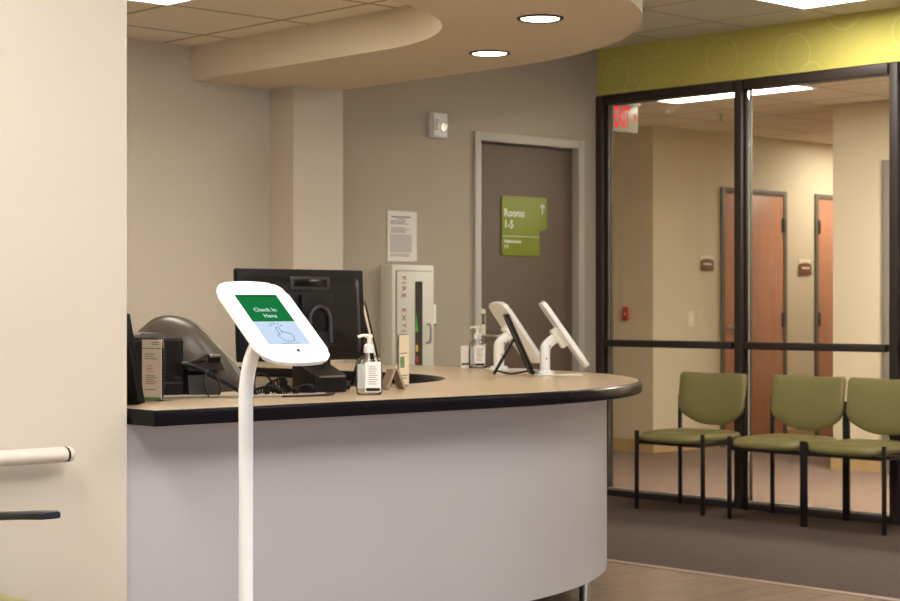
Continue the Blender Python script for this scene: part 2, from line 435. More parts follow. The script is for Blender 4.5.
# ------------------------------------------------------------------ doors
def lever(parent, u, v, z, sgn=1):
    b = MB().cyl((u, v, z), (u, v - .05, z), .012)
    b.tube(catmull([(u, v - .05, z), (u + sgn * .03, v - .055, z), (u + sgn * .12, v - .05, z)], 5), .009)
    return obj('handle', b, M['steel'], parent)
d1 = sempty('door_1', 'brown door with green rooms sign in the back wall', 'door', (DU0, VW, 0))
def dl(b, u0, u1, v0, v1, z0, z1, bev=.002): return b.box(u0 - DU0, u1 - DU0, v0 - VW, v1 - VW, z0, z1, bev)
b = MB(); dl(b, DU0 - .0, DU0 + .05, VW - .02, VW + .13, 0, DZ); dl(b, DU1 - .05, DU1, VW - .02, VW + .13, 0, DZ); dl(b, DU0 + .05, DU1 - .05, VW - .02, VW + .13, DZ - .05, DZ)
obj('door_frame', b, M['doorframe'], d1)
obj('door_leaf', dl(MB(), DU0 + .053, DU1 - .053, VW + .035, VW + .08, .002, DZ - .053), M['doorbrown'], d1)
ul = .083
b = MB().box(ul - .028, ul + .03, .005, .034, .965, 1.145, .01, seg=3)
kl = obj('keypad_lock', b, M['cream'], d1)
b = MB()
for r_ in range(5):
    for c_ in range(2): b.box(ul - .016 + c_ * .018, ul - .001 + c_ * .018, .001, .006, 1.055 + r_ * .013, 1.065 + r_ * .013)
obj('keypad', b, M['dark_grey'], kl)
lever(d1, ul + .005, .012, .985)
# green sign: fixed to the door leaf
su0, su1 = 0, 0
def wall_px(x, v):
    k = (x - 450) / F; d = v / (R.y * k + Dv.y); return (R.x * k + Dv.x) * d, d
vs = VW + .033
sL, dd = wall_px(501, vs); sR, _ = wall_px(546, vs); sR2, _ = wall_px(538.5, vs)
zt = H + (308 - 195.5) * dd / F; zb = H + (308 - 255) * dd / F; zm = H + (308 - 229) * dd / F
sw, sh = sR - sL, zt - zb
sg = thing('door_sign', 'green notched sign with white room lettering on the brown door', 'sign', (sL, vs, zb))
def corner(cx, cy, a0, a1, r, k=5): return [(cx + r * math.cos(math.radians(a0 + (a1 - a0) * i / k)), cy + r * math.sin(math.radians(a0 + (a1 - a0) * i / k))) for i in range(k + 1)]
n2 = sR2 - sL; hm = zm - zb; r_ = .016
pl = corner(r_, r_, 180, 270, r_) + corner(n2 - r_, r_, 270, 360, r_) + corner(n2 + r_, hm - r_, 180, 90, r_)[0:] + corner(sw - r_, hm + r_, 270, 360, r_) + corner(sw - r_, sh - r_, 0, 90, r_) + corner(r_, sh - r_, 90, 180, r_)
SGN = frame((0, 0, 0), (1, 0, 0), (0, 0, 1))
obj('sign_plate', MB().prism(pl, 0, .008, SGN, .001), M['sign_green'], sg)
def T(x, y, z=.0085): return SGN @ Matrix.Translation((x, y, z))
b = MB()
b.text('Rooms', .066, T(.016, sh * .655), .0006, sx=.92, off=.0012)
b.text('1-5', .066, T(.016, sh * .46), .0006, sx=.92, off=.0012)
b.box(.004, n2 - .004, sh * .318, sh * .326, .0082, .009, m=SGN)
obj('lettering', b, M['sign_text'], sg)
obj('small_lettering', MB().text('Habitaciones', .028, T(.016, sh * .21), .0006, off=.0005), M['sign_text'], sg)
obj('small_lettering', MB().text('1-5', .028, T(.016, sh * .12), .0006, off=.0005), M['sign_text'], sg)
ax, ay = sw - .04, sh * .80
b = MB().box(ax - .004, ax + .004, ay - .03, ay + .03, .0082, .009, m=SGN)
for s_ in (-1, 1): b.bar((ax, ay + .032, .0086), (ax + s_ * .02, ay + .008, .0086), .007, .0008, SGN)
obj('arrow', b, M['sign_text'], sg)

def hall_door(name, label, u0, u1, hinge_right):
    d = sempty(name, label, 'door', (u0, HALL_V, 0)); w = u1 - u0; zt_ = 2.15
    b = MB().box(0, .045, -.02, 0, 0, zt_, .002).box(w - .045, w, -.02, 0, 0, zt_, .002).box(.045, w - .045, -.02, 0, zt_ - .045, zt_, .002)
    obj('door_frame', b, M['frame_dark'], d)
    obj('door_leaf', MB().box(.047, w - .047, -.012, -.001, .01, zt_ - .047, .001), M['wooddoor'], d)
    hx = w - .047 if hinge_right else .047
    for z in (1.86, 1.05, .25): obj('hinge', MB().box(hx - .02, hx + .02, -.024, -.02 + .007, z - .06, z + .06, .002), M['bronze'], d)
    kx = .10 if hinge_right else w - .1
    b = MB().cyl((kx, -.012, .98), (kx, -.02, .98), .03).cyl((kx, -.02, .98), (kx, -.055, .98), .012)
    b.lathe([(.004, 0), (.026, .006), (.03, .02), (.022, .034), (.003, .038)], 16, m=frame((kx, -.05, .98), (1, 0, 0), (0, 0, 1)))
    obj('handle', b, M['steel'], d); return d
hall_door('door_2', 'red wooden door across the hallway behind the glass', 11.70, 12.60, True)
hall_door('door_3', 'partly hidden red wooden door further along the hallway', 13.02, 13.95, False)
d4 = sempty('door_4', 'grey framed doorway at right end of the hallway wall', 'door', (HALL_U, 6.98, 0))
b = MB().box(-.02, 0, -.06, 0, 0, 2.18, .002).box(-.02, 0, -1.0, -.94, 0, 2.18, .002).box(-.02, 0, -.94, -.06, 2.12, 2.18, .002)
obj('door_frame', b, M['frame_mid'], d4)
obj('door_leaf', MB().box(-.008, -.001, -.938, -.062, .01, 2.118), M['doorbrown'], d4)
for z in (1.9, 1.3, .3): obj('hinge', MB().box(-.02, -.009, -.085, -.065, z - .06, z + .06, .002), M['bronze'], d4)

# rear windows (daylight)
for i, (a, c) in enumerate(wins):
    w = sempty('window_%d' % (i + 2), 'tall framed daylight window in the rear wall, ' + ('leftmost', 'middle', 'rightmost')[2 - i], 'window', ((a + c) / 2, -3.6, .35))
    hw = (c - a) / 2
    b = MB().box(-hw, hw, -.04, .04, 0, .05).box(-hw, hw, -.04, .04, 2.05, 2.1).box(-hw, -hw + .05, -.04, .04, .05, 2.05).box(hw - .05, hw, -.04, .04, .05, 2.05)
    obj('window_frame', b, M['bronze'], w)
    obj('pane', MB().box(-hw + .05, hw - .05, -.004, .004, .05, 2.05), M['win_glass'], w)

# ------------------------------------------------------------------ reception counter
rc = thing('reception_counter', 'curved reception counter with tan top, dark edge and pale front panel', 'counter', (CC[0], CC[1], 0))
def rel(p): return [(x - CC[0], y - CC[1]) for x, y in p]
ZT = .865
VE = 7.19
o_ = path(1.79, 2.785, VE); i_ = path(1.01, 2.785, VE)
obj('countertop', MB().prism(rel(o_ + i_[::-1]), ZT - .042, ZT), M['laminate'], rc, smooth=20)
# edge band swept round the outline (outside of the top)
def sweep(pts, prof, closed=False):
    """pts 2D polyline, prof (offset outward on the right-hand side, z)"""
    rings = []; n = len(pts)
    for i, p in enumerate(pts):
        p = Vector(p); a = Vector(pts[i - 1]) if (i > 0 or closed) else None; c = Vector(pts[(i + 1) % n]) if (i < n - 1 or closed) else None
        d1 = (p - a).normalized() if a is not None else None; d2 = (c - p).normalized() if c is not None else None
        if d1 is None: d1 = d2
        if d2 is None: d2 = d1
        n1 = Vector((d1.y, -d1.x)); n2_ = Vector((d2.y, -d2.x)); nn = (n1 + n2_).normalized(); k = 1 / max(.3, nn.dot(n1))
        rings.append([(p.x + nn.x * o * k, p.y + nn.y * o * k, z) for o, z in prof])
    return MB().rings(rings, loop=closed)
pr = [(-.004, ZT - .044), (.004, ZT - .044), (.008, ZT - .040), (.0095, ZT - .02), (.0085, ZT - .008), (.005, ZT - .001), (.001, ZT + .0006), (-.004, ZT + .0006)]
eb = obj('edge_band', sweep(rel([(2.785, 4.42)] + o_ ), pr), M['edge'], rc, smooth=50)
pr2 = [(-o, z) for o, z in pr]
obj('edge_band', sweep(rel(i_), [(-o, z) for o, z in pr]), M['edge'], rc, smooth=50)
RP = 1.66
pa = path(RP, 2.775, VE); pb = path(RP - .03, 2.775, VE)
obj('front_panel', MB().prism(rel(pa + pb[::-1]), .135, ZT - .043), M['panel'], rc, smooth=20)
q1 = path(1.36, 2.85, VE); q2 = path(1.30, 2.85, VE)
obj('plinth', MB().prism(rel(q1 + q2[::-1]), 0, .5), M['plinth'], rc, smooth=20)
w1 = path(1.62, 2.8, VE); w2 = path(1.30, 2.8, VE)
obj('bottom_board', MB().prism(rel(w1 + w2[::-1]), .15, .17), M['panel'], rc, smooth=20)
for (u, v) in ((5.09, 4.66), (5.62, 5.6), (4.17, 4.36), (3.2, 4.36), (5.72, 6.9)):
    obj('leg', MB().cyl((u - CC[0], v - CC[1], 0), (u - CC[0], v - CC[1], .15), .022).cyl((u - CC[0], v - CC[1], 0), (u - CC[0], v - CC[1], .012), .034), M['steel'], rc)

# ------------------------------------------------------------------ check-in kiosk
ks = thing('checkin_kiosk', 'white floor standing check-in tablet kiosk in front of the counter', 'kiosk', (2.572, 3.456, 0))
b = MB().lathe([(.0, 0), (.17, 0), (.175, .004), (.175, .008), (.168, .012), (.03, .014), (.024, .03), (.0, .03)], 48)
obj('base', b, M['white_metal'], ks)
hc = Vector((0, 3.347 - 3.456, 1.119))
nrm = Vector((0, -.652, .758)).normalized()
up = Vector((0, .758, .652)).normalized()
KM = frame(hc, (1, 0, 0), up)
back = hc - nrm * .02
pts = [(0, 0, .014), (0, 0, .88), (0, 0, .93), (0, -.004, .975), (0, -.022, 1.03), (0, -.052, 1.07), tuple(back + Vector((0, .012, -.014))), tuple(back)]
obj('pole', MB().tube(catmull(pts, 6), .0175, 20), M['white_metal'], ks)
def plate_outline(w, h, bul_t, r):
    base = rrect(w, h, r, 8); out = []
    base2 = []
    n = len(base)
    for i in range(n):
        p = base[i]; q = base[(i + 1) % n]
        L = math.hypot(q[0] - p[0], q[1] - p[1]); k = max(1, int(L / .012))
        for j in range(k): base2.append((p[0] + (q[0] - p[0]) * j / k, p[1] + (q[1] - p[1]) * j / k))
    for x, y in base2:
        f = 1 - (2 * x / w) ** 2
        g = max(0, (abs(y) - (h / 2 - r)) / r)
        out.append((x, y + math.copysign(bul_t * f, y) * g ** 1.5))
    return out
ol = plate_outline(.206, .268, .012, .036)
hd_ = obj('tablet_case', MB().prism(ol, -.011, 0, KM, .005, 3), M['white_metal'], ks, smooth=50)
obj('mount', MB().cyl(tuple(back + nrm * .002), tuple(back - nrm * .018), .035, .025), M['white_metal'], ks)
# screen, laid out in case coordinates
SW, SH, SY = .124, .178, .006
y0, y1 = SY - SH / 2, SY + SH / 2; ym = y0 + SH * .455
sc_ = obj('screen', MB().box(-SW / 2, SW / 2, ym, y1, -.0005, .0008, m=KM), M['scr_green'], ks)
obj('screen_lower_half', MB().box(-SW / 2, SW / 2, y0, ym, -.0005, .0008, m=KM), M['scr_blue'], sc_)
obj('screen_top_bar', MB().box(-SW / 2, SW / 2, y1 - .006, y1, .0008, .0011, m=KM), M['scr_dark'], sc_)
b = MB().text('Check In', .0185, KM @ Matrix.Translation((-.003, ym + .036, .0012)), .0002, 'CENTER').text('Here', .0185, KM @ Matrix.Translation((.0, ym + .014, .0012)), .0002, 'CENTER')
obj('screen_lettering', b, M['scr_white'], sc_)
hand = [(-.006, .030), (-.006, .052), (-.003, .056), (.001, .056), (.004, .052), (.004, .036), (.008, .041), (.012, .040), (.013, .036), (.017, .039), (.021, .037), (.022, .033), (.026, .035), (.029, .032), (.029, .018), (.024, .008), (.002, .006), (-.004, .012), (-.014, .024), (-.013, .029), (-.010, .031)]
b = MB()
hx0 = lambda p: (p[0] - .004, y0 + p[1] + .004, .0012)
for i in range(len(hand)): b.bar(hx0(hand[i]), hx0(hand[(i + 1) % len(hand)]), .0017, .0003, KM)
for a in (150, 120, 90, 55, 25): 
    ca, sa = math.cos(math.radians(a)), math.sin(math.radians(a))
    b.bar(hx0((-.001 + ca * .012, .056 + sa * .010)), hx0((-.001 + ca * .022, .056 + sa * .018)), .0017, .0003, KM)
b.box(-.022, .03, y0 + .003, y0 + .0042, .001, .0013, m=KM)
obj('hand_icon', b, M['scr_line'], sc_)
obj('button', MB().cyl((.012, -.104, -.001), (.012, -.104, .001), .0052, m=KM), M['black'], ks)
obj('camera_lens', MB().cyl((-.004, .117, -.001), (-.004, .117, .0006), .0013, m=KM), M['ink'], ks)

# ------------------------------------------------------------------ counter tablets on stands
def tablet(px_loc, heading, label, tilt=55, flip=1):
    """heading: unit direction (u,v) the screen faces; local frame: x right of viewer"""
    t = thing('tablet_stand', label, 'tablet', (px_loc[0], px_loc[1], ZT), math.atan2(heading[0], -heading[1]), 'white tablets on the counter')
    # local: facing -Y
    obj('base', MB().box(-.06, .06, -.155, .05, 0, .005, .002), M['white_metal'], t)
    obj('foot', MB().lathe([(0, .005), (.05, .005), (.052, .010), (.05, .018), (.03, .02), (0, .02)], 24, sx=.85, sy=.8), M['white_metal'], t)
    b = MB()
    ppts = catmull([(0, 0, .018), (0, 0, .10), (0, -.006, .125), (0, -.035, .152), (0, -.06, .165)], 5)
    rings = []
    for i, p in enumerate(ppts):
        tt = (ppts[min(i + 1, len(ppts) - 1)] - ppts[max(i - 1, 0)]).normalized(); sd = Vector((1, 0, 0)); nn = sd.cross(tt)
        rings.append([p + sd * x + nn * y for x, y in rrect(.05, .042, .014, 4)])
    b.rings(rings); st = obj('post', b, M['white_metal'], t)
    for y, z in ((-.004, .07), (-.018, .122)):
        for s_ in (-1, 1): obj('bolt', MB().cyl((s_ * .024, y, z), (s_ * .0265, y, z), .0035, seg=10), M['dark_grey'], st)
    a = math.radians(tilt)
    n_ = Vector((0, -math.sin(a), math.cos(a))); u_ = Vector((0, math.cos(a), math.sin(a)))
    c = Vector((0, -.088, .178))
    K = frame(c, (1, 0, 0), u_)
    obj('mount', MB().box(-.045, .045, -.045, .045, -.05, -.017, .004, m=K), M['white_metal'], t)
    obj('tablet_case', MB().prism(plate_outline(.245, .315, .010, .035), -.018, 0, K, .0065, 3), M['white_metal'], t, smooth=50)
    obj('screen', MB().box(-.08, .08, -.11, .115, -.001, .0006, m=K), M['black_gloss'], t)
    return t
def on_counter(x, y, z=ZT):
    d = (H - z) * F / (y - 308); k = (x - 450) / F
    return (R.x * k + Dv.x) * d, (R.y * k + Dv.y) * d, d
p = on_counter(545, 375)
tablet(p, (.75, -.66), 'white tablet on stand seen edge-on, nearest the counter\'s right end')
p = on_counter(499, 370)
tablet(p, (.90, -.436), 'white tablet on stand showing its back, behind the black easel frame')

def easel(loc, heading, label, hgt=.28, w=.20, tilt=66, spread=.085, cat='display easel', inner='dark_grey'):
    t = thing('easel_frame', label, cat, (loc[0], loc[1], ZT), math.atan2(heading[0], -heading[1]), 'easel frames on the counter')
    a = math.radians(tilt); u_ = Vector((0, math.cos(a), math.sin(a)))
    K = frame((0, -.02, .010), (1, 0, 0), u_)
    fr = MB().box(-w / 2, w / 2, 0, .016, -.016, 0, .002, m=K).box(-w / 2, w / 2, hgt - .016, hgt, -.016, 0, .002, m=K).box(-w / 2, -w / 2 + .016, .016, hgt - .016, -.016, 0, .002, m=K).box(w / 2 - .016, w / 2, .016, hgt - .016, -.016, 0, .002, m=K)
    obj('frame', fr, M['black'], t)
    obj('backing', MB().box(-w / 2 + .015, w / 2 - .015, .015, hgt - .015, -.011, -.007, m=K), M[inner], t)
    top = K @ Vector((0, hgt * .6, -.02))
    obj('prop_leg', MB().bar(tuple(top), (0, top.y + spread, .004), .05, .010), M['black'], t)
    lo = K @ Vector((0, hgt * .06, -.018))
    obj('strap', MB().tube(catmull([tuple(lo), (0, (lo.y + top.y + spread) / 2, .006), (0, top.y + spread - .007, .02)], 6), .004, 8), M['black'], t)
    return t
p = on_counter(529, 375)
easel(p, (.76, -.65), 'black easel frame leaning between the two white tablets', .275, .17)
easel(on_counter(377, 386), (.66, -.75), 'slim dark easel frame between monitor and the pump bottle', .31, .13, 77, .05, inner='paper_cream')

# ------------------------------------------------------------------ things on the counter
# monitor
mn = thing('computer_monitor', 'black computer monitor seen from behind on the counter', 'monitor', (3.862, 4.86, ZT))
MH, MW = .318, .562; zb0 = .967 - ZT
tl = math.radians(3)
K = frame((0, 0, zb0), (1, 0, 0), (0, -math.sin(tl) * -1, math.cos(tl)))   # z axis of K = towards -v (rear side)
sh_ = obj('rear_shell', MB().box(-MW / 2, MW / 2, 0, MH, -.012, .012, .008, m=K, seg=3), M['black'], mn)
obj('screen', MB().box(-MW / 2 + .02, MW / 2 - .02, .02, MH - .02, -.0135, -.0118, m=K), M['black_gloss'], mn)
b = MB().rings([[(x, y + MH / 2 - .003, .0125) for x, y in rrect(MW - .05, MH - .05, .02)], [(x, y + MH / 2 - .003, .026) for x, y in rrect(MW - .09, MH - .085, .02)], [(x, y + MH / 2 - .003, .030) for x, y in rrect(MW - .11, MH - .10, .02)]], K)
bl = obj('back_bulge', b, M['black'], mn, smooth=50)
b = MB().box(-.07, .105, MH - .075, MH - .028, .026, .034, .003, m=K)
obj('handle_recess', b, M['dark_grey'], bl)
obj('vent_slot', MB().box(-.055, .09, MH - .062, MH - .036, .033, .036, .001, m=K), M['black_gloss'], bl)
obj('hinge_plate', MB().box(-.03, .115, .05, MH - .09, .030, .044, .004, m=K), M['black'], mn)
ar = [(.042 + .045 * math.cos(a), .14 + .045 * math.sin(a), .050) for a in [PI * k / 16 for k in range(17)]]
obj('carry_arch', MB().tube([(.087, .06, .05)] + ar + [(-.003, .06, .05)], .008, 8, K), M['dark_grey'], mn)
b = MB().box(.0, .085, -zb0 + .012, .10, .028, .05, .004, m=K)
obj('stand_neck', b, M['black'], mn)
obj('stand_base', MB().box(-.09, .16, -.07, .06, 0, .014, .005), M['black'], mn)

# hand sanitizer bottles
def pump_bottle(loc, label, s=1.0, ang=0, full=True):
    t = thing('pump_bottle', label, 'bottle', loc, ang, 'hand sanitizer bottles')
    def ring(w, d, z, r): return [(x * s, y * s, z * s) for x, y in rrect(w, d, r, 5)]
    R_ = [ring(.070, .040, 0, .014), ring(.082, .050, .004, .018), ring(.084, .052, .02, .018), ring(.084, .052, .10, .018), ring(.080, .050, .112, .02), ring(.060, .042, .124, .018), ring(.034, .032, .132, .0155), ring(.030, .030, .140, .0148)]
    obj('bottle_body', MB().rings(R_), M['clear'], t, smooth=60)
    G = [ring(.066, .036, .004, .012), ring(.078, .046, .008, .016), ring(.079, .047, .05, .016), ring(.079, .047, .096, .016)]
    obj('gel', MB().rings(G), M['gel'], t, smooth=60)
    obj('cap', MB().lathe([(0, .138 * s), (.017 * s, .138 * s), (.0175 * s, .142 * s), (.0165 * s, .163 * s), (.011 * s, .167 * s), (0, .167 * s)], 20), M['white'], t)
    b = MB().cyl((0, 0, .166 * s), (0, 0, .188 * s), .0065 * s, seg=12)
    b.lathe([(0, .186 * s), (.012 * s, .187 * s), (.0125 * s, .196 * s), (.008 * s, .200 * s), (0, .200 * s)], 16)
    b.tube(catmull([(0, 0, .194 * s), (-.02 * s, 0, .195 * s), (-.036 * s, 0, .190 * s)], 5), .005 * s, 8)
    obj('pump', b, M['white'], t)
    obj('dip_tube', MB().cyl((0, 0, .012 * s), (0, 0, .14 * s), .003 * s, seg=8), M['white'], t)
    lb = obj('label_sheet', MB().box(-.014 * s, .037 * s, -.0275 * s, -.0268 * s, .012 * s, .110 * s), M['white'], t)
    b = MB()
    for k in range(9): b.box(-.004 * s, (.018 + .012 * random.random()) * s, -.028 * s, -.0275 * s, (.036 + .007 * k) * s, (.0385 + .007 * k) * s)
    obj('print', b, M['ink_light'], lb)
    obj('dark_band', MB().box(-.012 * s, .034 * s, -.0281 * s, -.0275 * s, .014 * s, .024 * s), M['black'], lb)
    lb2 = obj('front_label', MB().box(-.035 * s, .033 * s, .0268 * s, .0275 * s, .02 * s, .10 * s), M['white'], t)
    return t
HA = math.atan2(.12, 1.0) - .75
p = on_counter(369, 395)
pump_bottle((p[0], p[1], ZT), 'clear pump bottle of hand sanitizer at front of the counter', 1.0, HA)
pump_bottle((5.86, 6.05, ZT), 'clear pump bottle of hand sanitizer at far edge of the counter', 1.0, HA - .2)
cd = thing('small_card', 'narrow white card standing beside the far pump bottle', 'card', (5.885, 6.165, ZT), -.75 + 1.2)
obj('card', MB().box(-.05, .05, -.002, .002, 0, .105), M['paper'], cd)
obj('dark_band', MB().box(-.05, .05, -.0026, -.0021, .012, .022), M['black'], cd)

# tent shaped holder + upright card
p = on_counter(393, 390)
tn = thing('tent_holder', 'small brown tent shaped holder beside the front pump bottle', 'holder', (p[0], p[1], ZT), -.75 + .35)
for s_ in (-1, 1):
    K = frame((s_ * .034, 0, .0), (0, 1, 0), (-s_ * .030, 0, .075))
    obj('panel', MB().box(-.04, .04, .003, .078, -.004, .004, .001, m=K), M['brown'], tn)
obj('knob', MB().lathe([(0, 0), (.004, .001), (.004, .005), (0, .007)], 12, (0, -.035, .078)), M['cream'], tn)
p = on_counter(403, 387)
ch_ = thing('card_holder', 'upright acrylic holder with cream card behind the brown tent', 'card holder', (p[0], p[1], ZT), -.75 + 1.25)
obj('acrylic_stand', MB().box(-.055, .055, -.003, .003, 0, .19, .001).box(-.055, .055, .003, .06, 0, .004), M['acrylic'], ch_)
cdd = obj('card', MB().box(-.05, .05, -.0052, -.0032, .008, .188), M['paper_cream'], ch_)
obj('green_print', MB().box(-.045, .0, -.0058, -.0053, .07, .11), M['ink_green'], cdd)
for x1_, z_ in ((.03, .04), (.02, .03), (.03, .12)): obj('print', MB().box(-.045, x1_, -.0058, -.0053, z_, z_ + .004), M['ink'], cdd)

# leaflet sign on left
p = on_counter(153, 401)
lf = thing('leaflet_sign', 'tall narrow white leaflet in acrylic holder in front of black printer', 'sign', (p[0], p[1], ZT), -PI / 2 + .25)
obj('acrylic_stand', MB().box(-.041, .041, -.004, .004, 0, .19, .001).box(-.041, .041, .004, .05, 0, .003), M['acrylic'], lf)
lp = obj('leaflet', MB().box(-.039, .039, -.0062, -.0042, .005, .188), M['leaflet'], lf)
b = MB(); y_ = .135
for (x0, x1, z) in ((-.028, .012, .142), (-.028, .006, .135), (-.028, .02, .128), (-.026, .012, .076), (-.026, .02, .070), (-.026, .008, .064), (-.026, .018, .058), (-.026, .012, .052), (.0, .030, .178), (.0, .028, .172)):
    b.box(x0, x1, -.0067, -.0062, z, z + .0035)
obj('print', b, M['ink_light'], lp)
b = MB()
for z in (.106, .098, .09): b.box(-.022, .004, -.0067, -.0062, z, z + .003)
obj('orange_print', b, M['ink_orange'], lp)
for x0_, x1_, z0_, z1_ in ((-.039, .039, .005, .012), (-.039, .039, .160, .1625), (-.026, .02, .034, .0365)): obj('green_print', MB().box(x0_, x1_, -.0067, -.0062, z0_, z1_), M['ink_green'], lp)

# black leaning screen next to the near wall
ps = thing('leaning_screen', 'black tilted screen on the counter beside the near wall edge', 'screen', (2.874, 4.52, ZT))
K = frame((.040, 0, .004), (0, -1, 0), (-.050, 0, .25))
obj('panel', MB().box(-.10, .10, 0, .27, -.012, .012, .004, m=K), M['black'], ps)
obj('display', MB().box(-.09, .09, .012, .258, -.0135, -.0119, m=K), M['black_gloss'], ps)
obj('foot', MB().box(-.07, .055, -.06, .06, 0, .008, .003), M['black'], ps)

# printer
pt = thing('label_printer', 'black boxy printer with vents behind the leaflet sign', 'printer', (3.14, 4.82, ZT))
K = frame((0, 0, 0), (0, 1, 0), (0, 0, 1))
prof = [(-.11, .012), (.09, .012), (.09, .17), (.075, .19), (-.10, .19), (-.11, .18)]
b = MB().prism(prof, -.12, .12, K, .003); obj('body', b, M['black'], pt)
obj('lid', MB().prism([(-.10, .192), (.075, .192), (.06, .208), (-.085, .206)], -.115, .06, K, .004), M['dark_grey'], pt)
obj('lid_edge', MB().box(-.118, -.04, -.112, -.104, .195, .206, .003), M['grey_metal'], pt)
b = MB()
for k in range(13): b.box(.03, .05, -.1125, -.1095, .035 + .011 * k, .041 + .011 * k)
obj('vent', b, M['dark_grey'], pt)
obj('paper_slot', MB().box(.04, .118, -.1135, -.108, .045, .05).box(.085, .11, -.113, -.109, .062, .066), M['dark_grey'], pt)
for x in (-.1, .1):
    for y in (-.09, .07): obj('foot', MB().cyl((x, y, 0), (x, y, .013), .012), M['black'], pt)

# desk phone
ph = thing('desk_phone', 'black desk phone beside the printer, handset resting on top', 'telephone', (3.343, 4.80, ZT))
K = frame((0, 0, 0), (0, 1, 0), (0, 0, 1))
obj('body', MB().prism([(-.10, .085), (-.085, .108), (.09, .03), (.09, .004), (.05, .0), (.04, .025), (-.07, .07)], -.072, .072, K, .003), M['black'], ph)
obj('stand', MB().prism([(-.09, 0), (.02, 0), (.02, .03), (-.065, .072), (-.08, .07)], -.06, .06, K, .002), M['dark_grey'], ph)
b = MB().box(-.0, .0 + .0, 0, 0, 0, 0) if False else MB()
hp = [(.04, -.085, .118), (.04, -.05, .122), (.04, .03, .098), (.04, .085, .062)]
rings = []
P = catmull(hp, 6)
for i, p in enumerate(P):
    f = abs(2 * i / (len(P) - 1) - 1); w = .034 + .016 * f; h_ = .02 + .014 * f
    rings.append([(p.x + x, p.y, p.z + y) for x, y in rrect(w, h_, .009, 4)])
hs = obj('handset', b.rings(rings), M['black_gloss'], ph, smooth=60)
obj('silver_cap', MB().box(.019, .061, -.092, -.082, .126, .136, .003), M['grey_metal'], hs)

# black box (sloping top) below the monitor
bxo = thing('receipt_box', 'black sloped box on the counter below the monitor', 'printer', (3.80, 4.69, ZT))
K = frame((0, 0, 0), (0, 1, 0), (0, 0, 1))
obj('body', MB().prism([(-.06, .002), (.065, .002), (.065, .102), (.055, .105), (-.055, .062), (-.06, .056)], -.068, .068, K, .003), M['black'], bxo)
obj('cover_lip', MB().box(-.05, .06, -.064, -.055, .052, .058, .001), M['grey_metal'], bxo)
obj('grip', MB().box(-.066, -.03, -.0625, -.0595, .03, .036), M['black_gloss'], bxo)
obj('grip', MB().box(.035, .066, -.0625, -.0595, .03, .036), M['black_gloss'], bxo)

# cables
def cable(pts, r, m, label, name='cable', n=8):
    base = Vector(pts[0]); 
    o = obj(name, MB().tube(catmull([Vector(p) - Vector((base.x, base.y, ZT)) for p in pts], n), r, 8), M[m], None, (base.x, base.y, ZT))
    return tag(o, label, 'cable', 'cables on the counter')
Z0 = ZT
def oc(x, y, z=0, lift=0):
    u, v, d = on_counter(x, y); return (u, v, ZT + z)
cable([(3.235, 4.69, ZT + .108), (3.275, 4.68, ZT + .10), (3.37, 4.67, ZT + .055), (3.45, 4.66, ZT + .014), (3.475, 4.655, ZT + .008)], .0075, 'black', 'thick black cord sloping down from the printer to the counter')
cable([(3.02, 4.665, ZT + .01), (3.14, 4.675, ZT + .008), (3.27, 4.66, ZT + .006), (3.36, 4.55, ZT + .006), (3.47, 4.53, ZT + .006), (3.56, 4.50, ZT + .006), (3.68, 4.515, ZT + .006)], .0045, 'coat_grey', 'grey cable running along the counter past the kiosk')
cable([(3.475, 4.62, ZT + .006), (3.48, 4.63, ZT + .03), (3.49, 4.64, ZT + .06), (3.52, 4.65, ZT + .072), (3.56, 4.65, ZT + .05), (3.57, 4.65, ZT + .006)], .0035, 'black', 'thin black cable arching up left of the kiosk pole')
cable([(3.46, 4.46, ZT + .006), (3.52, 4.44, ZT + .006), (3.58, 4.435, ZT + .006), (3.64, 4.445, ZT + .006), (3.69, 4.48, ZT + .006)], .0035, 'black', 'thin black cable lying foremost on the counter behind the kiosk pole')
cable([(3.28, 4.60, ZT + .006), (3.275, 4.62, ZT + .05), (3.30, 4.635, ZT + .085), (3.33, 4.635, ZT + .07), (3.34, 4.62, ZT + .03), (3.315, 4.60, ZT + .005)], .003, 'black', 'thin black cable loop hanging in front of the phone')
def coil(p0, p1, turns, rad, label, r=.0028, wob=.012, lift=.014):
    a = Vector(p0); c = Vector(p1); t = (c - a); L = t.length; t.normalize(); sd = Vector((-t.y, t.x, 0)).normalized(); upv = Vector((0, 0, 1))
    pts = []; n = turns * 10
    for i in range(n + 1):
        f = i / n; an = 2 * PI * turns * f
        pts.append(t * L * f + sd * (math.cos(an) * rad + math.sin(f * 9) * wob) + upv * (math.sin(an) * rad + rad + r + lift * math.sin(f * PI) ** 2))
    o = obj('coiled_cord', MB().tube(pts, r, 6), M['black'], None, (a.x, a.y, ZT))
    return tag(o, label, 'cable', 'coiled cords on the counter')
coil((3.43, 4.585, 0), (3.59, 4.60, 0), 20, .009, 'coiled black cord on the counter behind the kiosk pole')
coil((3.55, 4.655, 0), (3.70, 4.72, 0), 16, .011, 'coiled black cord stretched towards the sloped box', lift=.03)
coil((3.60, 4.57, 0), (3.715, 4.60, 0), 16, .009, 'coiled black cord lying in front, before the sloped box')

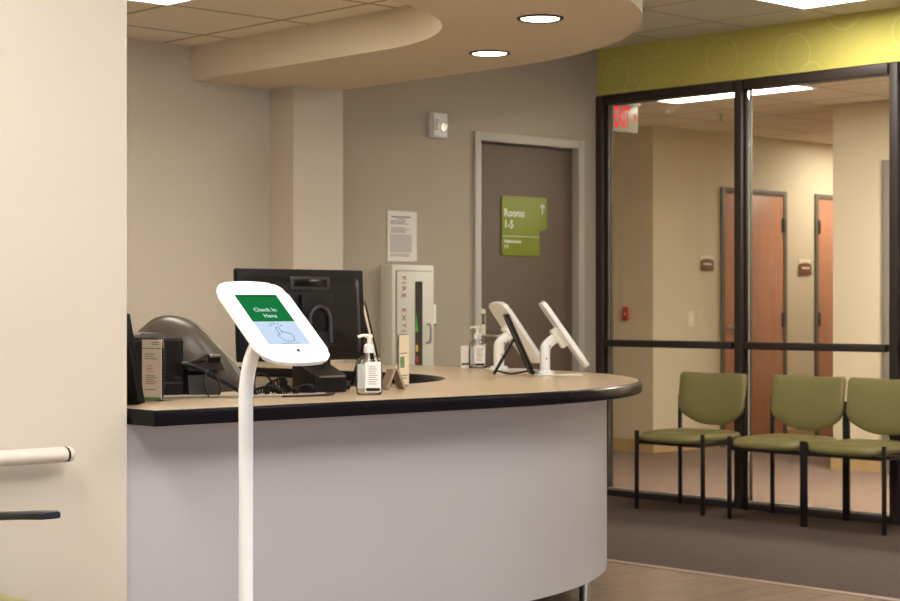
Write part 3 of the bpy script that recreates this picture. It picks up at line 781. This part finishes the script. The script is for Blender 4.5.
# ------------------------------------------------------------------ office chair behind the counter
oc_u = 3.93; oc_v = 5.716
och = thing('office_chair', 'dark grey leather office chair behind the counter', 'chair', (oc_u, oc_v, 0), -.75 + .05)
outl = [(-.133, 1.07), (-.088, 1.104), (-.027, 1.116), (.046, 1.097), (.1, 1.058), (.153, 1.0), (.206, .944), (.245, .875), (.255, .78), (.235, .68), (.17, .62), (0, .60), (-.17, .62), (-.235, .68), (-.25, .78), (-.24, .88), (-.215, .97), (-.178, 1.03)]
sm = []
n = len(outl)
for i in range(n):
    p0, p1, p2, p3 = [Vector(outl[(i + k) % n]) for k in (-1, 0, 1, 2)]
    for k in range(4):
        t = k / 4; sm.append(.5 * ((2 * p1) + (p2 - p0) * t + (2 * p0 - 5 * p1 + 4 * p2 - p3) * t * t + (3 * p1 - p0 - 3 * p2 + p3) * t ** 3))
cx_, cz_ = 0, .86
def rg(s_, y): return [(cx_ + (p.x - cx_) * s_, y + (.25 * (p.x * s_) ** 2), cz_ + (p.y - cz_) * s_) for p in sm]
b = MB().rings([rg(.1, -.055), rg(.5, -.05), rg(.8, -.036), rg(.94, -.018), rg(1, 0), rg(1, .012), rg(.95, .022), rg(.6, .03), rg(.1, .03)])
obj('backrest', b, M['leather'], och, smooth=60)
rim = [Vector(p) for p in rg(1.004, .006)]
obj('backrest_rim', MB().tube(rim, .006, 8, loop=True), M['grey_metal'], och)
b = MB().rings([[(x * .9, y * .9 + .30, .43) for x, y in superellipse(.52, .50, 4)], [(x, y + .30, .45) for x, y in superellipse(.52, .50, 4)], [(x, y + .30, .49) for x, y in superellipse(.52, .50, 4)], [(x * .9, y * .9 + .30, .51) for x, y in superellipse(.52, .50, 4)]])
obj('seat', b, M['leather'], och, smooth=60)
obj('back_support', MB().bar((0, .02, .62), (0, .10, .43), .07, .02).bar((0, .08, .425), (0, .3, .425), .07, .02), M['black'], och)
obj('gas_column', MB().cyl((0, .30, .10), (0, .30, .43), .025), M['black'], och)
for k in range(5):
    a = 2 * PI * k / 5 + .3; ex, ey = .29 * math.cos(a), .30 + .29 * math.sin(a)
    obj('spoke', MB().bar((0, .30, .11), (ex, ey, .08), .05, .03), M['black'], och)
    obj('caster', MB().cyl((ex - .02 * math.sin(a), ey + .02 * math.cos(a), .03), (ex + .02 * math.sin(a), ey - .02 * math.cos(a), .03), .03).cyl((ex, ey, .03), (ex, ey, .085), .008), M['black_gloss'], och)

# ------------------------------------------------------------------ green waiting chairs
def cushion(w, d, z, t, crown):
    rs = []
    for f, zz, sc in ((0, z - t / 2, .90), (0, z - t * .42, .97), (0, z - t * .1, 1.0), (0, z + t * .25, .985), (0, z + t * .45, .94), (0, z + t * .5 + crown * .4, .80), (0, z + t * .5 + crown * .8, .5), (0, z + t * .5 + crown, .12)):
        rs.append([(x * sc, y * sc, zz - .02 * max(0, (-y / d) - .25) * 2) for x, y in superellipse(w, d, 5, 48)])
    return MB().rings(rs)
def back_pad(w, z0, z1, y0, tiltk, arc):
    """curved pad: straight-ish top, deeply rounded bottom"""
    ol = []
    N = 40; hw = w / 2; hh = (z1 - z0)
    top = []; bot = []
    for i in range(N + 1):
        x = -hw + w * i / N; q = abs(x / hw)
        zt_ = z1 + .006 * q * q - .018 * max(0, (q - .90) / .10) ** 2.5
        zb_ = z0 + .085 * q ** 2.4 + .03 * max(0, (q - .88) / .12) ** 2.2
        top.append((x, zt_)); bot.append((x, zb_))
    ol = top + bot[::-1]
    cz = (z0 + z1) / 2 + .02
    def ring(s_, dy):
        out = []
        for x, z in ol:
            X = x * s_; Z = cz + (z - cz) * s_
            out.append((X, y0 + dy + (Z - z0) * tiltk - arc * (X / hw) ** 2, Z))
        return out
    return MB().rings([ring(.1, -.028), ring(.6, -.027), ring(.9, -.02), ring(.975, -.012), ring(1, 0), ring(.99, .008), ring(.95, .013), ring(.5, .016), ring(.1, .016)])
def make_chair(label, loc, rotz, arms=False, group='green chairs along the glass partition'):
    t = thing('waiting_chair', label, 'chair', loc, rotz, group)
    obj('seat', cushion(.466, .47, .425, .044, .012).xf(Matrix.Translation((0, -.01, 0))), M['vinyl'], t, smooth=60)
    obj('backrest', back_pad(.484, .475, .773, .197, .13, .03), M['vinyl'], t, smooth=60)
    q = .0095; RY = .198
    for s_ in (-1, 1):
        x = s_ * .240
        obj('leg', MB().box(x - q, x + q, -.19 - q, -.19 + q, 0, .45 if not arms else .40, .002), M['chair_metal'], t)
        obj('leg', MB().box(x - q, x + q, RY - q, RY + q, 0, .645, .002), M['chair_metal'], t)
        if arms:
            b = MB(); pts = [(x, .20, .612), (x, .1, .626), (x, -.08, .644), (x, -.175, .652)]
            rings = [[(p[0] + a, p[1], p[2] + c) for a, c in rrect(.055, .020, .007, 4)] for p in pts]
            rings.append([(pts[-1][0] + a * .8, pts[-1][1] - .012, pts[-1][2] + c * .8) for a, c in rrect(.055, .020, .007, 4)])
            obj('armrest', b.rings(rings), M['armblack'], t, smooth=50)
    b = MB()
    for s_ in (-1, 1): b.box(s_ * .240 - q, s_ * .240 + q, -.18, .188, .38, .402)
    b.box(-.2295, .2295, -.2, -.18, .375, .397).box(-.2295, .2295, .188, .208, .38, .402)
    obj('seat_frame', b, M['chair_metal'], t)
    return t
c1 = make_chair('green vinyl chair by the glass, nearest the counter end', (7.95, 6.462, 0), -PI / 2)
dup(c1, (7.955, 5.802, 0), 'green vinyl chair by the glass, middle of the row')
dup(c1, (7.95, 5.299, 0), 'green vinyl chair by the glass, cut by the right picture edge')
make_chair('green chair with black armrests against the near wall', (1.99, 3.955, 0), 0, True, 'green armchairs by the near wall')

# ------------------------------------------------------------------ handrail on near wall
hr = thing('wall_handrail', 'cream handrail fixed along the near wall', 'handrail', (0, VN, .73))
prf = [(0, .004), (.0, .041), (-.012, .044), (-.03, .040), (-.04, .029), (-.04, .016), (-.03, .005), (-.012, .001)]
def rail(u0, u1, sc=1):
    return MB().rings([[(u, -.028 + y * sc, z) for y, z in prf] for u in (u0, u1)])
obj('rail', rail(-2.9, 2.543), M['rail'], hr, smooth=50)
obj('joint', rail(2.543, 2.551, .93), M['black'], hr, smooth=50)
ec = [[(2.551 + x, -.028 * (1 - s2) - .0 + (-.028 + y) * s2 if False else -.028 + y * s2, .023 + (z - .023) * s2) for y, z in prf] for x, s2 in ((0, 1), (.008, 1), (.014, .9), (.016, .6))]
obj('end_cap', MB().rings(ec), M['rail'], hr, smooth=50)
for u in (-2, -.5, 1.0, 2.3): obj('bracket', MB().box(u - .03, u + .03, -.028, 0, .005, .041), M['cream'], hr)

# ------------------------------------------------------------------ wall things
# fire extinguisher cabinet
u0, u1 = 6.425, 6.735; vF = VW - .1
fc = thing('fire_cabinet', 'white fire extinguisher cabinet with red lettering on the back wall', 'cabinet', ((u0 + u1) / 2, VW + .004, .66))
hw = (u1 - u0) / 2; CHH = .727
obj('body', MB().box(-hw, hw, -.1, 0, 0, CHH, .004), M['cabinet'], fc)
dr = obj('door', MB().box(-hw + .03, hw - .022, -.106, -.1005, .03, CHH - .035, .002), M['cabinet'], fc)
b = MB().box(-hw + .026, -hw + .03, -.1035, -.1001, .03, CHH - .031).box(-hw + .026, hw - .018, -.1035, -.1001, CHH - .035, CHH - .031)
obj('door_gap', b, M['ink'], fc)
obj('pane', MB().box(.008, .062, -.1075, -.106, .10, CHH - .09), M['dark_pane'], dr)
obj('handle', MB().tube(catmull([(.10, -.107, .30), (.10, -.13, .305), (.10, -.135, .35), (.10, -.13, .395), (.10, -.107, .40)], 5), .006, 8), M['steel'], dr)
b = MB()
TM = frame((-.090, -.1075, CHH - .06), (0, 0, -1), (1, 0, 0))
b.text('FIRE  EXTINGUISHER', .042, TM, .0005, sx=1.2, sp=1.38)
obj('lettering', b, M['red_text'], dr)
obj('green_tag', MB().prism([(.012, .36), (.026, .36), (.013, .46)], 0, .002, frame((0, -.108, 0), (1, 0, 0), (0, 0, 1))), M['lime'], dr)
obj('yellow_tag', MB().box(.012, .026, -.1095, -.108, .25, .285), M['yellow'], dr)
obj('red_tag', MB().box(.012, .026, -.1095, -.108, .19, .225), M['red'], dr)
# thermostat-like small box
th = thing('wall_switch_box', 'small white wall box with red light right of the fire cabinet', 'wall box', (6.805, VW, 1.06))
obj('body', MB().box(-.016, .016, -.022, 0, 0, .11, .003), M['white'], th)
obj('red_light', MB().box(-.008, -.002, -.024, -.022, .062, .07), M['red'], th)
obj('lower_lip', MB().box(-.014, .014, -.025, -.0, -.008, 0), M['dark_grey'], th)
# notices
uL, dN = wall_px(387, VW); uR, _ = wall_px(413.5, VW); z1 = H + (308 - 210.5) * dN / F; z0 = H + (308 - 261) * dN / F
nt_ = thing('wall_notice', 'printed white notice sheet taped above the fire cabinet', 'notice', ((uL + uR) / 2, VW, z0))
hw = (uR - uL) / 2; hh = z1 - z0
sh2 = obj('sheet', MB().box(-hw, hw, -.004, -.0025, 0, hh), M['paper'], nt_)
b = MB(); z = hh * .90
b.box(-hw * .7, hw * .75, -.0046, -.004, hh * .87, hh * .895).box(-hw * .3, hw * .3, -.0046, -.004, hh * .835, hh * .85)
for k in range(3): b.box(-hw * .8, hw * (.1 + .5 * random.random()), -.0046, -.004, hh * (.80 - .03 * k), hh * (.812 - .03 * k))
for k in range(4): b.box(-hw * .75, hw * (.3 + .5 * random.random()), -.0046, -.004, hh * (.66 - .03 * k), hh * (.672 - .03 * k))
for k in range(14): b.box(-hw * .8, hw * .82, -.0046, -.004, hh * (.52 - .026 * k), hh * (.53 - .026 * k))
for k in range(2): b.box(-hw * .8, hw * .7, -.0046, -.004, hh * (.13 - .03 * k), hh * (.142 - .03 * k))
obj('print', b, M['ink'], sh2)
n3 = tag(obj('wall_sheet', MB().box(-.11, .10, -.0022, -.0005, 0, hh - .006), M['paper'], None, ((uL + uR) / 2 + .022, VW, z0 + .003)), 'plain sheet peeking out behind the printed notice', 'notice')
# horn strobe
uL, dN = wall_px(428, VW); uR, _ = wall_px(444, VW); z1 = H + (308 - 112) * dN / F; z0 = H + (308 - 137) * dN / F
st = thing('fire_alarm_strobe', 'white fire alarm strobe high on the back wall', 'alarm', ((uL + uR) / 2, VW + .004, z0))
hw = (uR - uL) / 2; hh = z1 - z0
obj('housing', MB().box(-hw, hw, -.035, 0, 0, hh, .008, seg=3), M['white'], st)
obj('side_ridge', MB().box(-hw + .004, -hw * .1, -.05, -.035, .006, hh - .006, .006), M['white'], st)
obj('lens', MB().lathe([(.030, 0), (.031, .006), (.026, .014), (.014, .02), (.002, .022)], 20, m=frame((hw * .42, -.035, hh * .42), (1, 0, 0), (0, 0, 1))), M['clear'], st)
obj('reflector', MB().lathe([(.002, .002), (.012, .004), (.026, .003), (.026, .001)], 20, m=frame((hw * .42, -.036, hh * .42), (1, 0, 0), (0, 0, 1))), M['steel'], st)
b = MB().text('FIRE', .036, frame((-hw * .62 - .012 + .0, -.0508, hh * .72), (0, 0, -1), (1, 0, 0)), .0005)
obj('lettering', b, M['red_text'], st)

# hall things
def hall_plate(name, label, cat, px, py, wpx, hpx, m, depth=.012):
    k = (px - 450) / F; d = HALL_V / (R.y * k + Dv.y); u = (R.x * k + Dv.x) * d; z = H + (308 - py) * d / F
    w = wpx * d / F / .729; h = hpx * d / F
    t = thing(name, label, cat, (u, HALL_V, z))
    return t, w, h
for (px, py, lab) in ((706, 263, 'brown and cream room plaque left of the near hallway door'), (804, 267, 'brown and cream room plaque between the two hallway doors')):
    t, w, h = hall_plate('room_plaque', lab, 'plaque', px, py, 15, 15, 'plaque')
    t['group'] = 'hallway room plaques'
    pl = [(-w / 2, -h / 2)] + [(w / 2, -h / 2)] + [(w / 2 * math.cos(a), h * .10 + h * .18 * math.sin(a)) for a in [PI * k / 10 for k in range(11)]]
    K = frame((0, 0, 0), (1, 0, 0), (0, 0, 1))
    obj('backing', MB().box(-w / 2 + .003, w / 2 - .003, -.008, 0, -h / 2 + .01, h / 2, .002), M['cream'], t)
    fcp = obj('face', MB().prism(pl, .0085, .016, K, .001), M['plaque'], t)
    obj('lettering', MB().box(-w * .3, w * .3, -.0175, -.016, -h * .12, -h * .02), M['sign_text'], fcp)
t, w, h = hall_plate('light_switch', 'cream light switch plate on the hallway wall', 'switch', 690.5, 319, 8, 17, 'cream')
pl = obj('plate', MB().box(-.04, .04, -.007, 0, -.065, .065, .003), M['cream'], t)
obj('toggle', MB().box(-.012, .012, -.012, -.007, -.025, .025, .002), M['white'], t)
k = (626.5 - 450) / F; d = 10.85 / (R.x * k + Dv.x); vv = (R.y * k + Dv.y) * d; z = H + (308 - 313.5) * d / F
t = thing('red_pull_station', 'red wall box on the hallway corner wall', 'alarm', (10.85, vv, z))
obj('body', MB().box(-.02, 0, -.028, .028, -.055, .055, .004), M['red'], t)
obj('button', MB().box(-.023, -.02, -.006, .006, -.012, .004, .001), M['white'], t)
# exit sign
es = thing('exit_sign', 'lit red EXIT sign hanging in the hallway behind the glass', 'sign', (9.072, 7.95, 2.335))
obj('panel', MB().box(-.135, .135, -.008, .008, 0, .185, .002), M['exit_panel'], es)
obj('housing', MB().box(-.14, .14, -.03, .03, .185, ZH - 2.335, .003), M['white'], es)
K = frame((0, -.0085, 0), (1, 0, 0), (0, 0, 1))
obj('lettering', MB().text('EXIT', .20, K @ Matrix.Translation((-.112, .032, 0)), .001, sx=.40, off=.003), M['exit_red'], es)
obj('arrow', MB().bar((.094, .125, .001), (.118, .098, .001), .012, .002, K).bar((.118, .102, .001), (.094, .075, .001), .012, .002, K), M['exit_red'], es)
# smoke detector, sprinkler
def hall_ceil(px, py):
    d = (ZH - H) * F / (308 - py); k = (px - 450) / F; return (R.x * k + Dv.x) * d, (R.y * k + Dv.y) * d
u, v = hall_ceil(670, 108)
o = thing('smoke_detector', 'white round smoke detector on the hallway ceiling', 'detector', (u, v, ZH))
obj('base', MB().lathe([(0, 0), (.075, 0), (.075, -.012), (.06, -.02), (0, -.02)], 28), M['white'], o)
obj('sensor', MB().lathe([(0, -.02), (.04, -.02), (.032, -.045), (0, -.047)], 24), M['cream'], o)
u, v = hall_ceil(721, 114)
o = thing('fire_sprinkler', 'small pendant sprinkler on the hallway ceiling', 'sprinkler', (u, v, ZH))
obj('escutcheon', MB().lathe([(0, 0), (.035, 0), (.03, -.008), (0, -.008)], 20), M['cream'], o)
obj('head', MB().cyl((0, 0, -.006), (0, 0, -.05), .009).lathe([(0, -.05), (.026, -.05), (.026, -.053), (0, -.053)], 16), M['steel'], o)

# ------------------------------------------------------------------ lights
def troffer(label, u0, u1, v0, v1, z, m='lamp', group='ceiling light panels'):
    t = thing('ceiling_light', label, 'ceiling light', ((u0 + u1) / 2, (v0 + v1) / 2, z), 0, group)
    a, c = (u1 - u0) / 2, (v1 - v0) / 2; w = .018
    b = MB().box(-a, a, -c, -c + w, -.012, 0).box(-a, a, c - w, c, -.012, 0).box(-a, -a + w, -c + w, c - w, -.012, 0).box(a - w, a, -c + w, c - w, -.012, 0)
    obj('frame', b, M['white'], t)
    obj('diffuser', MB().box(-a + w, a - w, -c + w, c - w, -.008, -.001), M[m], t)
    return t
troffer('light panel in the staff ceiling above the office chair', 3.76, 4.37, 5.21, 6.43, ZL, 'lamp_staff')
troffer('light panel in the waiting ceiling beside the green wall', 7.22, 7.83, 4.99, 5.60, ZC, 'lamp_green')
troffer('light panel in the waiting ceiling towards the front right', 7.22, 7.83, .72, 1.94, ZC)
troffer('light panel in the waiting ceiling before the counter', 4.17, 4.78, 1.94, 3.16, ZC)
troffer('light panel in the waiting ceiling above the kiosk', 2.34, 2.95, 1.33, 2.55, ZC, 'lamp_bright')
troffer('light panel in the waiting ceiling close to the near wall', .9, 1.51, 2.75, 3.97, ZC, 'lamp_bright')
troffer('narrow light panel in the hallway ceiling behind the glass', 9.45, 9.75, 6.86, 8.06, ZH, 'lamp_strip')
troffer('light panel in the hallway ceiling near the far doors', 12.9, 13.5, 8.25, 8.7, ZH, 'lamp_corridor')
troffer('added unseen light panel in the hallway ceiling towards the right end', 9.3, 9.9, 4.6, 5.8, ZH, 'hall_fill')  # unseen panel added to brighten the right hallway wall
def downlight(u, v, label):
    t = thing('downlight', label, 'ceiling light', (u, v, ZS), 0, 'soffit downlights')
    obj('trim', MB().rings([[(r * math.cos(a), r * math.sin(a), z) for a in [2 * PI * k / 32 for k in range(32)]] for r, z in ((.092, 0), (.092, -.005), (.086, -.008), (.076, -.004), (.076, 0))], loop=True), M['dark_grey'], t)
    obj('lens', MB().lathe([(0, -.001), (.0755, -.001), (.0755, -.004), (0, -.0045)], 32), M['can'], t)
downlight(5.05, 4.86, 'round downlight at the curve of the soffit, nearer one')
downlight(5.576, 5.68, 'round downlight further along the soffit, by the back wall side')
downlight(4.05, 4.55, 'round downlight in the soffit above the counter front')
downlight(3.15, 4.55, 'round downlight in the soffit next to the near wall')

def area(name, loc, rot, sx, sy, power, col):
    l = bpy.data.lights.new(name, 'AREA'); l.shape = 'RECTANGLE'; l.size = sx; l.size_y = sy; l.energy = power; l.color = col
    o = bpy.data.objects.new(name, l); COL.objects.link(o); o.location = loc; o.rotation_euler = rot; return o
for i, (a, c) in enumerate(wins):
    area('daylight', ((a + c) / 2, -3.72, 1.4), (PI / 2, 0, 0), c - a, 2.1, 42, (.64, .83, 1.0))

w = bpy.data.worlds.new('world'); SC.world = w; w.use_nodes = True
w.node_tree.nodes['Background'].inputs['Color'].default_value = (.75, .85, 1, 1)
w.node_tree.nodes['Background'].inputs['Strength'].default_value = .8

# ------------------------------------------------------------------ camera
cam = bpy.data.cameras.new('camera'); co = bpy.data.objects.new('camera', cam); COL.objects.link(co)
cam.sensor_width = 36; cam.lens = F / 900 * 36
co.location = (0, 0, H); co.rotation_euler = (PI / 2, 0, math.atan2(-Dv.x, Dv.y))
cam.shift_y = 7.5 / 900
cam.clip_start = .05
cam.dof.use_dof = True; cam.dof.focus_distance = 4.7; cam.dof.aperture_fstop = 9
SC.camera = co
vs_ = SC.view_settings
vs_.view_transform = 'Standard'; vs_.look = 'None'; vs_.gamma = 1; vs_.use_curve_mapping = False
vs_.exposure = 0
SC.cycles.use_denoising = True
SC.cycles.max_bounces = 10; SC.cycles.transparent_max_bounces = 16
SC.cycles.sample_clamp_indirect = 6
